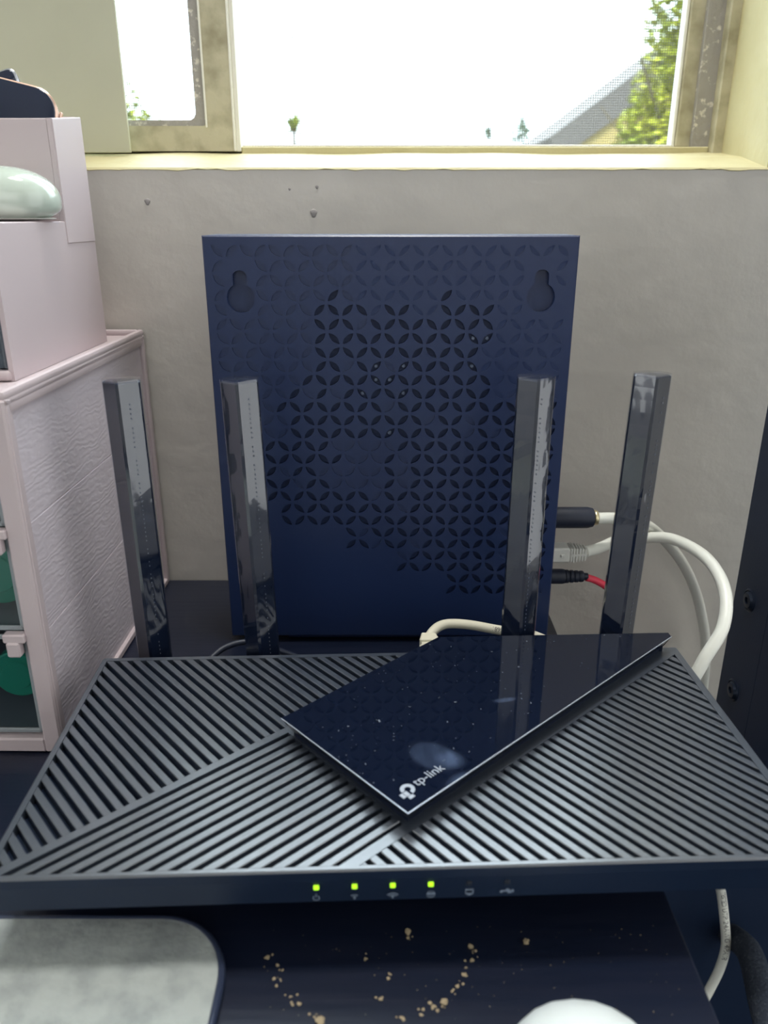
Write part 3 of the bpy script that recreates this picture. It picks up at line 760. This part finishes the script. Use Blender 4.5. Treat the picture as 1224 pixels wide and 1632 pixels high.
# pale components glimpsed through the vents
for (c, r) in ((11, 8), (12, 8), (11, 9), (12, 9), (13, 8), (10, 10), (18, 6), (19, 6), (18, 8), (13, 10), (12, 13)):
    x, z = cellxz(c+.5, r+.5); b = B(); lathe(b, [(.0011, 0), (.0011, .0012), (.0007, .0016)], 10, Matrix.Translation((x, .0026, z)) @ AX_Y @ Matrix.Rotation(pi, 4, 'X'))
    obj('capacitor', b, mat('dull_component', (.10, .13, .20), .4) if 'dull_component' not in bpy.data.materials else bpy.data.materials['dull_component'], md)

# ------------------------------------------------------------------ cables and plugs
def cable_text(name, body, pts, r, s_start, size, face, m, parent, flip=False, shift=0.0):
    pts = [Vector(p) for p in pts]; L_ = [0]
    for p, q in zip(pts[:-1], pts[1:]): L_.append(L_[-1]+(q-p).length)
    tm = text_mesh(body, size)
    face = Vector(face)
    for v in tm.verts:
        x, y = v.co.x, v.co.y - size*.33
        if flip: s, y = s_start-x, -y
        else: s = s_start+x
        s = min(max(s, 0), L_[-1]-1e-5)
        i = next(i for i in range(len(L_)-1) if L_[i+1] >= s)
        t = (s-L_[i])/(L_[i+1]-L_[i]); P_ = pts[i].lerp(pts[i+1], t)
        Tn = (pts[min(i+2, len(pts)-1)]-pts[max(i-1, 0)]).normalized()
        N = (face-Tn*face.dot(Tn)).normalized(); Bn = N.cross(Tn)
        a = (y+shift)/r
        v.co = P_ + (N*cos(a)+Bn*sin(a))*(r+.00008)
    return obj(name, tm, m, parent, recalc=False)
def view(p): return Vector((0, 0, EYE))-Vector(p)
# coax cable
ca = tag(empty('coaxial_cable', (0.0985, 0.418, 0.0705)), 'white coaxial cable with a black plug, uppermost of the cables beside the modem', 'cable')
off = Vector(ca.location)
rel = lambda P: [tuple(Vector(p)-off) for p in P]
b = B(); lathe(b, [(.0052, -.004), (.0061, -.0035), (.0061, .0175), (.0054, .0205), (.0040, .0212)], 20, AX_X); auto_smooth(obj('plug', b, M_blk, ca))
b = B(); lathe(b, [(.0041, .0212), (.0043, .0216), (.0043, .0230), (.0036, .0236)], 16, AX_X); obj('ferrule', b, M_gold, ca, smooth=True)
pA = spline(rel([(.121, .418, .0700), (.131, .421, .0690), (.1433, .430, .0645), (.166, .447, .0510), (.194, .462, .0200), (.2130, .470, -.017), (.222, .470, -.060), (.222, .468, -.14), (.215, .466, -.30), (.20, .466, -.7)]))
b = B(); tube(b, pA, .0033, 14); obj('jacket', b, M_white, ca, smooth=True)
cable_text('print', 'SIRIU', pA, .0033, .0215, .0036, (-.15, -.9, .45), M_ink, ca, flip=True, shift=0.0)
# network cable: plug, boot, loop forward and down behind the desk edge
nc = tag(empty('network_cable', (0.0985, 0.418, 0.0488)), 'white network cable looping right from the grey plug and down past the desk', 'cable'); off = Vector(nc.location)
b = B(); box(b, -.004, .0085, -.0052, .0052, -.0046, .0046, .0010); box(b, .0030, .0052, -.0060, -.0050, -.0010, .0010, .0003); auto_smooth(obj('plug', b, M_boot, nc))
b = B(); box(b, .0085, .0100, -.0050, .0050, -.0046, .0046, .0008)
for k in range(5): 
    x = .0103+k*.0017; hh = .0046-.00018*k
    box(b, x, x+.0010, -hh, hh, -hh, hh, .0003); box(b, x-.0006, x+.0016, -hh*.8, hh*.8, -hh*.8, hh*.8)
    box(b, x-.0006, x+.0016, -hh*.99, hh*.99, -hh*.14, hh*.14)
auto_smooth(obj('boot', b, M_boot, nc))
pB = spline(rel([(.1165, .418, .0490), (.1260, .423, .0493), (.1400, .434, .0495), (.1580, .440, .0490), (.1700, .425, .0540), (.1772, .395, .0555), (.1790, .372, .0480), (.1735, .355, .0350), (.1620, .347, .0180), (.1560, .345, -.004), (.164, .346, -.050), (.182, .362, -.098), (.2075, .388, -.150), (.2330, .416, -.205), (.2395, .4125, -.2362), (.2405, .409, -.2510), (.2370, .405, -.2662), (.2295, .3995, -.2800), (.2170, .388, -.290), (.16, .33, -.33), (.10, .31, -.5)]))
b = B(); tube(b, pB, .0033, 14); obj('jacket', b, M_white, nc, smooth=True)
Ls = 0; acc = [0]
for p, q in zip(pB[:-1], pB[1:]): acc.append(acc[-1]+(Vector(q)-Vector(p)).length)
tgt = Vector((.2385, .413, -.232))-off
ib = min(range(len(pB)), key=lambda i: (Vector(pB[i])-tgt).length)
cable_text('print', 'TESTED UTP 24AWG 4PAIR', pB, .0033, acc[ib]-.0310, .0048, view((.2385, .413, -.232))+Vector((.10, 0, 0)), M_ink, nc, flip=False, shift=.0002)
# DC power lead
pc = tag(empty('power_lead', (0.0985, 0.418, 0.0335)), 'red power lead with a ribbed black plug, lowest of the cables beside the modem', 'cable'); off = Vector(pc.location)
b = B(); lathe(b, [(.0036, -.004), (.0045, -.003), (.0045, .006), (.0042, .0075)], 18, AX_X)
for k in range(4): lathe(b, [(.0030, .0072+k*.0028), (.0040-.0002*k, .0080+k*.0028), (.0040-.0002*k, .0096+k*.0028), (.0030, .0102+k*.0028)], 16, AX_X)
lathe(b, [(.0022, .018), (.0020, .0212)], 12, AX_X); auto_smooth(obj('plug', b, M_blk, pc))
pC = spline(rel([(.1190, .418, .0328), (.1250, .419, .0303), (.1330, .420, .0248), (.143, .424, .012), (.150, .436, -.012), (.15, .455, -.08), (.145, .462, -.3), (.14, .462, -.72)]))
b = B(); tube(b, pC, .0022, 12); obj('jacket', b, M_red, pc, smooth=True)
# cream cable at the router's back
rc = tag(empty('network_cable', (0.0225, 0.335, 0.0305)), 'cream network cable with a ridged boot plugged in behind the router', 'cable'); off = Vector(rc.location)
b = B(); box(b, -.0048, .0048, -.012, .004, -.0055, .0045, .0010)
for k in range(5):
    y = .0045+k*.0019; hh = .0049-.0003*k
    box(b, -hh, hh, y, y+.0013, -hh*.95, hh*1.05+.001, .0005); box(b, -hh*.8, hh*.8, y-.001, y+.0022, -hh*.75, hh*.9)
auto_smooth(obj('boot', b, M_cream2, rc))
pD = spline(rel([(.0225, .343, .0310), (.0240, .3505, .0335), (.0310, .3580, .0345), (.0433, .361, .0328), (.0600, .363, .0285), (.0760, .364, .0255), (.0900, .372, .016), (.102, .385, .004), (.1085, .40, -.03), (.109, .41, -.12), (.10, .42, -.4)]))
b = B(); tube(b, pD, .0025, 14); obj('jacket', b, M_cream2, rc, smooth=True)
cable_text('print', '5681', pD, .0025, .0505, .0032, view((.056, .36, .03))+Vector((0, -.02, .06)), M_ink, rc, flip=True)

# black power lead at the router's back, left of its middle
pl_ = tag(empty('power_lead', (-0.088, 0.3235, 0.020)), 'thin black lead curving up behind the router between the two left antennas', 'cable'); off = Vector(pl_.location)
b = B(); lathe(b, [(.0034, -.002), (.0040, 0), (.0040, .010), (.0026, .013)], 14, AX_Y @ Matrix.Rotation(pi, 4, 'X') @ Matrix.Rotation(pi, 4, 'X')); auto_smooth(obj('plug', b, M_blk, pl_))
b = B(); tube(b, spline(rel([(-.088, .335, .020), (-.087, .342, .0235), (-.080, .350, .0262), (-.068, .354, .0265), (-.052, .358, .018), (-.03, .364, .006), (.0, .367, .0018), (.06, .370, .0018), (.098, .373, .0018), (.1065, .375, -.004), (.108, .377, -.05), (.11, .39, -.7)])), .0016, 10); obj('jacket', b, M_blk, pl_, smooth=True)
# ------------------------------------------------------------------ big drawer box (left)
yaw = -radians(0.7)
bx = tag(empty('drawer_box', (-0.1472, 0.300, 0.0), yaw), 'mauve-pink drawer unit with smoked drawers on the desk at the left', 'storage box')
BW, BD, BH = 0.17, 0.181, 0.166
b = B()   # side wall: raised border around a recessed rippled panel
def side_frame(xf, xb):
    box(b, xb, xf, 0.0, .0035, .0005, BH-.001, .0008); box(b, xb, xf, BD-.0045, BD, .0005, BH-.001, .0008)
    box(b, xb, xf, .0035, BD-.0045, BH-.0075, BH-.001, .0012, 2); box(b, xb, xf, .0035, BD-.0045, .0005, .0045, .0006)
side_frame(0.0, -.0040)
auto_smooth(obj('side_frame', b, M_pink, bx))
b = B(); segs = [(.0045, .0595), (.0605, .1105), (.1115, BH-.0075)]
rows = []
for zc in (.0045, .0595, .0600, .0605, .1100, .1105, .1110, BH-.0075):
    d = -.0027 if zc in (.0600, .1105) else -.0020
    rows.append([b.verts.new((d, y, zc)) for y in (.003, BD-.004)])
for a, c in zip(rows[:-1], rows[1:]): b.faces.new((a[0], a[1], c[1], c[0]))
obj('side_panel', b, M_rip, bx)
b = B(); box(b, -BW, -BW+.003, 0, BD, .0005, BH-.001, .0008); obj('side_wall', b, M_pink, bx)
b = B(); box(b, -BW+.003, -.004, BD-.003, BD-.0005, .0005, BH-.002); obj('back_wall', b, M_pink, bx)
b = B(); box(b, -BW+.003, -.0038, .001, BD-.003, .0005, .0045); obj('bottom', b, M_pink, bx)
b = B(); box(b, -BW, 0, 0, BD, BH-.0045, BH-.0015, .0008)
box(b, -.0035, 0, 0, BD, BH-.002, BH+.0018, .0012, 2); box(b, -BW, -.003, BD-.0035, BD, BH-.002, BH+.0018, .0012, 2); box(b, -BW, -BW+.0035, 0, BD-.003, BH-.002, BH+.0018, .0012, 2)
auto_smooth(obj('top_tray', b, M_pink, bx))
b = B()
box(b, -.0085, -.0004, -.0012, .006, .0005, BH-.0015, .0008); box(b, -BW, -.0080, -.0012, .006, .0005, .0078, .0008); box(b, -BW, -.0080, -.0012, .006, BH-.008, BH-.0015, .0008); box(b, -BW, -BW+.008, -.0012, .006, .0078, BH-.008, .0008)
auto_smooth(obj('front_frame', b, M_pink, bx))
def drawer(z0, z1, with_tab=True):
    d = empty('drawer'); d.parent = bx
    b = B(); xa, xb = -BW+.009, -.0092
    box(b, xa, xb, .003, .0046, z0, z1, .0005); fr = obj('drawer_front', b, M_smoke, d)
    b = B(); box(b, xa, xb, .0018, .0032, z1-.0022, z1, .0004); box(b, xa, xb, .0018, .0032, z0, z0+.0022, .0004); box(b, xb-.0020, xb, .0018, .0032, z0, z1, .0004)
    obj('drawer_rim', b, M_smokeside, d)
    b = B(); box(b, xa, xb, .0046, BD-.012, z0, z0+.0014); box(b, xa, xa+.0014, .0046, BD-.012, z0, z1-.004); box(b, xb-.0014, xb, .0046, BD-.012, z0, z1-.004); box(b, xa, xb, BD-.0135, BD-.012, z0, z1-.004)
    obj('drawer_tray', b, M_smokeside, d)
    b = B(); box(b, xb-.0085, xb+.0012, -.0028, .0018, z1-.0018, z1+.0024, .0006); box(b, xb-.0072, xb-.0012, -.0036, .0012, z1-.0085, z1-.0012, .0008)
    auto_smooth(obj('handle', b, M_pink, d))
drawer(.0090, .0600); drawer(.0622, .1085); drawer(.1108, .1560)
# green round tubs inside the drawers
def tub(loc, r, label):
    t = tag(empty('tub', loc, yaw), label, 'tub', 'green tubs in the smoked drawers')
    b = B(); lathe(b, [(r*.93, 0), (r, .001), (r*1.0, .018), (r*.98, .020)], 28, AX_Y); auto_smooth(obj('body', b, M_green, t))
    b = B(); lathe(b, [(r*.98, -.0035), (r*1.06, -.0028), (r*1.06, .003), (r, .0034)], 28, AX_Y); lathe(b, [(r*.62, -.0042), (r*.66, -.0036), (r*.66, -.003), (r*.62, -.003)], 24, AX_Y); auto_smooth(obj('lid', b, M_green, t)); return t
tub((-.1702, .3180, .0320), .0112, 'round green tub with a lid in the lowest smoked drawer')
tub((-.1712, .3180, .0835), .0138, 'round green tub with a lid in the middle smoked drawer')

# ------------------------------------------------------------------ small organiser on top
sb = tag(empty('organiser', (-0.1592, 0.337, BH-.0013), -radians(.5)), 'mauve-pink stepped desk organiser on top of the drawer unit', 'organiser')
SW, SD, SH1, SH2, YS = 0.15, 0.117, 0.0640, 0.1105, 0.078
b = B()
def wallprof(x0, x1):
    P = [(.0, .0), (SD, .0), (SD, SH2+.0045), (YS, SH2), (YS, SH1), (.0, SH1)]
    A = [b.verts.new((x0, p[0], p[1])) for p in P]; Bq = [b.verts.new((x1, p[0], p[1])) for p in P]
    b.faces.new(A); b.faces.new(Bq[::-1])
    for k in range(6): b.faces.new((A[k], A[(k+1) % 6], Bq[(k+1) % 6], Bq[k]))
wallprof(-.0022, 0.0)
o = obj('side_wall', b, M_pink, sb)
b = B(); prism(b, [(YS+.0004, SH1-.010), (SD-.0004, SH1-.010), (SD-.0004, SH2+.0043), (YS+.0004, SH2-.0001)], -.0006, .0005, top_bev=.0003); xform(b, Matrix(((0,0,1,0),(1,0,0,0),(0,1,0,0),(0,0,0,1)))); obj('side_relief', b, M_pink, sb)
b = B(); wallprof(-SW, -SW+.0022); obj('side_wall', b, M_pink, sb)
b = B(); box(b, -SW+.0022, -.0022, SD-.0022, SD, 0, SH2+.0045, .0004); obj('back_wall', b, M_pink, sb)
b = B(); box(b, -SW+.0022, -.0022, YS, YS+.0022, SH1, SH2, .0004); obj('step_wall', b, M_pink, sb)
b = B(); box(b, -SW+.0022, -.0001, .0003, YS+.002, SH1-.0022, SH1+.0004, .0004); box(b, -SW+.0022, -.0022, YS+.0022, SD-.0022, SH1-.0022, SH1)
obj('shelf', b, M_pink, sb)
b = B(); box(b, -SW+.001, -.001, .001, SD-.001, .0001, .0035, .0008); box(b, -SW+.001, -.001, -.0022, .004, .0001, .0048, .0018, 3); auto_smooth(obj('bottom', b, M_pink, sb))
b = B(); box(b, -SW+.004, -.0030, -.0006, .0012, .0055, SH1-.004, .0004); obj('drawer_front', b, M_smoke, sb)
b = B(); box(b, -SW+.004, -.0030, .0015, .004, .0052, SH1-.004); obj('drawer_tray', b, M_smokeside, sb)
b = B(); lathe(b, [(.0016, 0), (.0020, .0015), (.0014, .0035), (0, .0042)], 14, Matrix.Translation((-.0075, -.0006, .0125)) @ AX_Y @ Matrix.Rotation(pi, 4, 'X')); obj('knob', b, M_clear, sb, smooth=True)
b = B(); box(b, -.0052, -.0024, -.0010, .0010, .0048, SH1-.003, .0006); obj('drawer_rim', b, M_clear, sb)

# mouse on the shelf
ms = tag(empty('mouse', (-.1845, .3938, BH-.0013+SH1+.0005), radians(6)), 'glossy white rounded mouse on the shelf of the mauve organiser', 'mouse')
b = B(); bmesh.ops.create_uvsphere(b, u_segments=40, v_segments=24, radius=1)
for v in b.verts:
    x, y, z = v.co
    sx = math.copysign(abs(x)**.74, x); sy = math.copysign(abs(y)**.8, y)
    zz = z if z > 0 else -(abs(z)**.6)*.62
    v.co = Vector((sx*.0320, sy*.0200, .0092+zz*(.0150+.0006*x)))
obj('shell', b, M_mouse, ms, smooth=True)
b = B(); bmesh.ops.create_uvsphere(b, u_segments=40, v_segments=24, radius=1)
for v in b.verts:
    x, y, z = v.co; sx = math.copysign(abs(x)**.86, x); sy = math.copysign(abs(y)**.86, y); v.co = Vector((sx*.0290, sy*.0155, .0012+(min(max(z, -1), .4))*.0011))
obj('underside', b, M_boot, ms, smooth=True)

# a second mouse at the bottom edge of the view, close to the camera
m2 = tag(empty('mouse', (.0550, .1180, 0)), 'white mouse on the desk, its top just showing at the bottom edge', 'mouse')
b = B(); bmesh.ops.create_uvsphere(b, u_segments=36, v_segments=24, radius=1)
for v in b.verts:
    x, y, z = v.co; v.co = Vector((math.copysign(abs(x)**.9, x)*.031, y*.052, .0005+max(z, -.02)*.0355+.0008))
obj('shell', b, M_mouse2, m2, smooth=True)
b = B(); lathe(b, [(1, .0002), (1, .002)], 32)
for v in b.verts: v.co = Vector((v.co.x*.0285, v.co.y*.0495, v.co.z))
obj('underside', b, M_boot, m2)

# phones in the top compartment
def slab(name, label, cat, loc, rot, w_, h_, t_, r_, mface, medge, button=True):
    o = tag(empty(name, loc), label, cat); o.rotation_euler = rot
    b = B(); prism(b, rrect(-w_, 0, -h_, 0, r_, 8), -t_/2, t_/2, top_bev=.0012, bot_inset=.0012); xform(b, Matrix.Rotation(pi/2, 4, 'X')); auto_smooth(obj('case', b, medge, o), 50)
    b = B(); prism(b, rrect(-w_+.0009, -.0009, -h_+.0009, -.0009, r_-.0009, 8), t_/2-.0002, t_/2+.0005, top_bev=.0004); xform(b, Matrix.Rotation(pi/2, 4, 'X')); auto_smooth(obj('screen', b, mface, o), 50)
    if button:
        b = B(); box(b, -.0002, .0012, -.0012, .0012, -.0155, -.0085, .0005); obj('button', b, medge, o)
    return o
slab('phone', 'dark glass phone with rose-gold edge leaning in the mauve organiser', 'phone', (-.1578, .4330, .2878), (radians(-8), radians(13), 0), .066, .058, .0070, .0120, M_phone, M_rose)
slab('phone', 'second dark phone with bright edge, its corner above the rose-gold one', 'phone', (-.1835, .4430, .3015), (radians(-4), radians(-17), 0), .06, .0100, .006, .0040, M_phone, M_steel, False).location = (-.1835, .4430, .3010)

# ------------------------------------------------------------------ black upright at the right
ps = tag(empty('rack_post', (0.215, 0.390, FZ)), 'black metal upright with two socket bolts standing right of the desk', 'rack')
b = B(); box(b, 0, .05, 0, .0435, .592, 1.02, .0012); obj('upright', b, M_post, ps)
b = B(); box(b, -.0012, .05, -.030, -.0006, .60, 1.02, .001); obj('front_cover', b, M_post, ps)
for z in (0.0200, -0.0415):
    bo = empty('bolt', (0, .0235, z-FZ)); bo.parent = ps
    Mx = Matrix.Rotation(pi, 4, 'Z') @ AX_X
    b = B(); lathe(b, [(.0070, -.0005), (.0070, .0002), (.0062, .0008), (.0056, .0003), (.0045, .0018), (.0022, .0020), (.0020, .0006), (0, .0006)], 24, Mx); auto_smooth(obj('bolt_head', b, M_bolt, bo))
b = B(); P_ = [(.041, .0437, .474), (.0355, .006, .499), (.0290, -.03, .4955), (.025, -.06, .489), (.021, -.11, .477)]
tube(b, spline(P_, 8), .0088, 14); obj('arm', b, M_fuzz, ps, smooth=True)

b = B(); box(b, -.108, .40, .0437, .0475, 0, .625, .0005); obj('dark_backing', b, M_post, ps)  # dark sheet added to cover the lit wall below desk level
# ------------------------------------------------------------------ crumbs on the desk
def crumb_mesh(r):
    b = B(); bmesh.ops.create_icosphere(b, subdivisions=2, radius=r)
    for v in b.verts: v.co = v.co*random.uniform(.6, 1.25); v.co.z = v.co.z*.55+r*.42
    return b
big = [((.0082, .2025), .0010, 'irregular pale crumb in the middle of the desk below the router'), ((.0483, .1983), .0011, 'tan crumb lying alone at the right of the desk below the router'),
       ((.0293, .1963), .0010, 'pale crumb at the top of the right arc of crumbs'), ((.0189, .1764), .0012, 'pale crumb at the low end of the right arc of crumbs'), ((-.0196, .1703), .0015, 'largest pale crumb at the bottom of the left arc of crumbs')]
for (x, y), r, lab in big:
    b = crumb_mesh(r)
    tag(obj('crumb', b, M_crumb), lab, 'crumb').location = (x, y, 0)
arc_pts = [(-.0384, .192), (-.034, .1885), (-.0338, .1835), (-.0292, .1781), (-.0279, .176), (-.0217, .1715), (.0307, .1939), (.0276, .1904), (.0272, .1862), (.0248, .1824), (.022, .1803), (.0153, .1745), (.0113, .1735), (.0054, .1719), (.0173, .175), (-.006, .1913), (.0012, .186), (-.0014, .1781), (.0093, .2008)]
b = B()
def add_crumb(x, y, r):
    s = len(b.verts); bmesh.ops.create_icosphere(b, subdivisions=1, radius=r); b.verts.ensure_lookup_table()
    for v in list(b.verts)[s:]: v.co = Vector((v.co.x*random.uniform(.6, 1.4)+x, v.co.y*random.uniform(.6, 1.4)+y, v.co.z*.55+r*.45))
for x, y in arc_pts:
    for _ in range(4): add_crumb(x+random.gauss(0, .0009), y+random.gauss(0, .0009), random.uniform(.0002, .0007))
for _ in range(90): add_crumb(random.uniform(-.04, .095), random.uniform(.168, .205), random.uniform(.00008, .0002))
tag(obj('crumb_scatter', b, M_crumb), 'fine pale crumbs scattered in arcs on the desk below the router', 'crumbs', None, 'stuff')
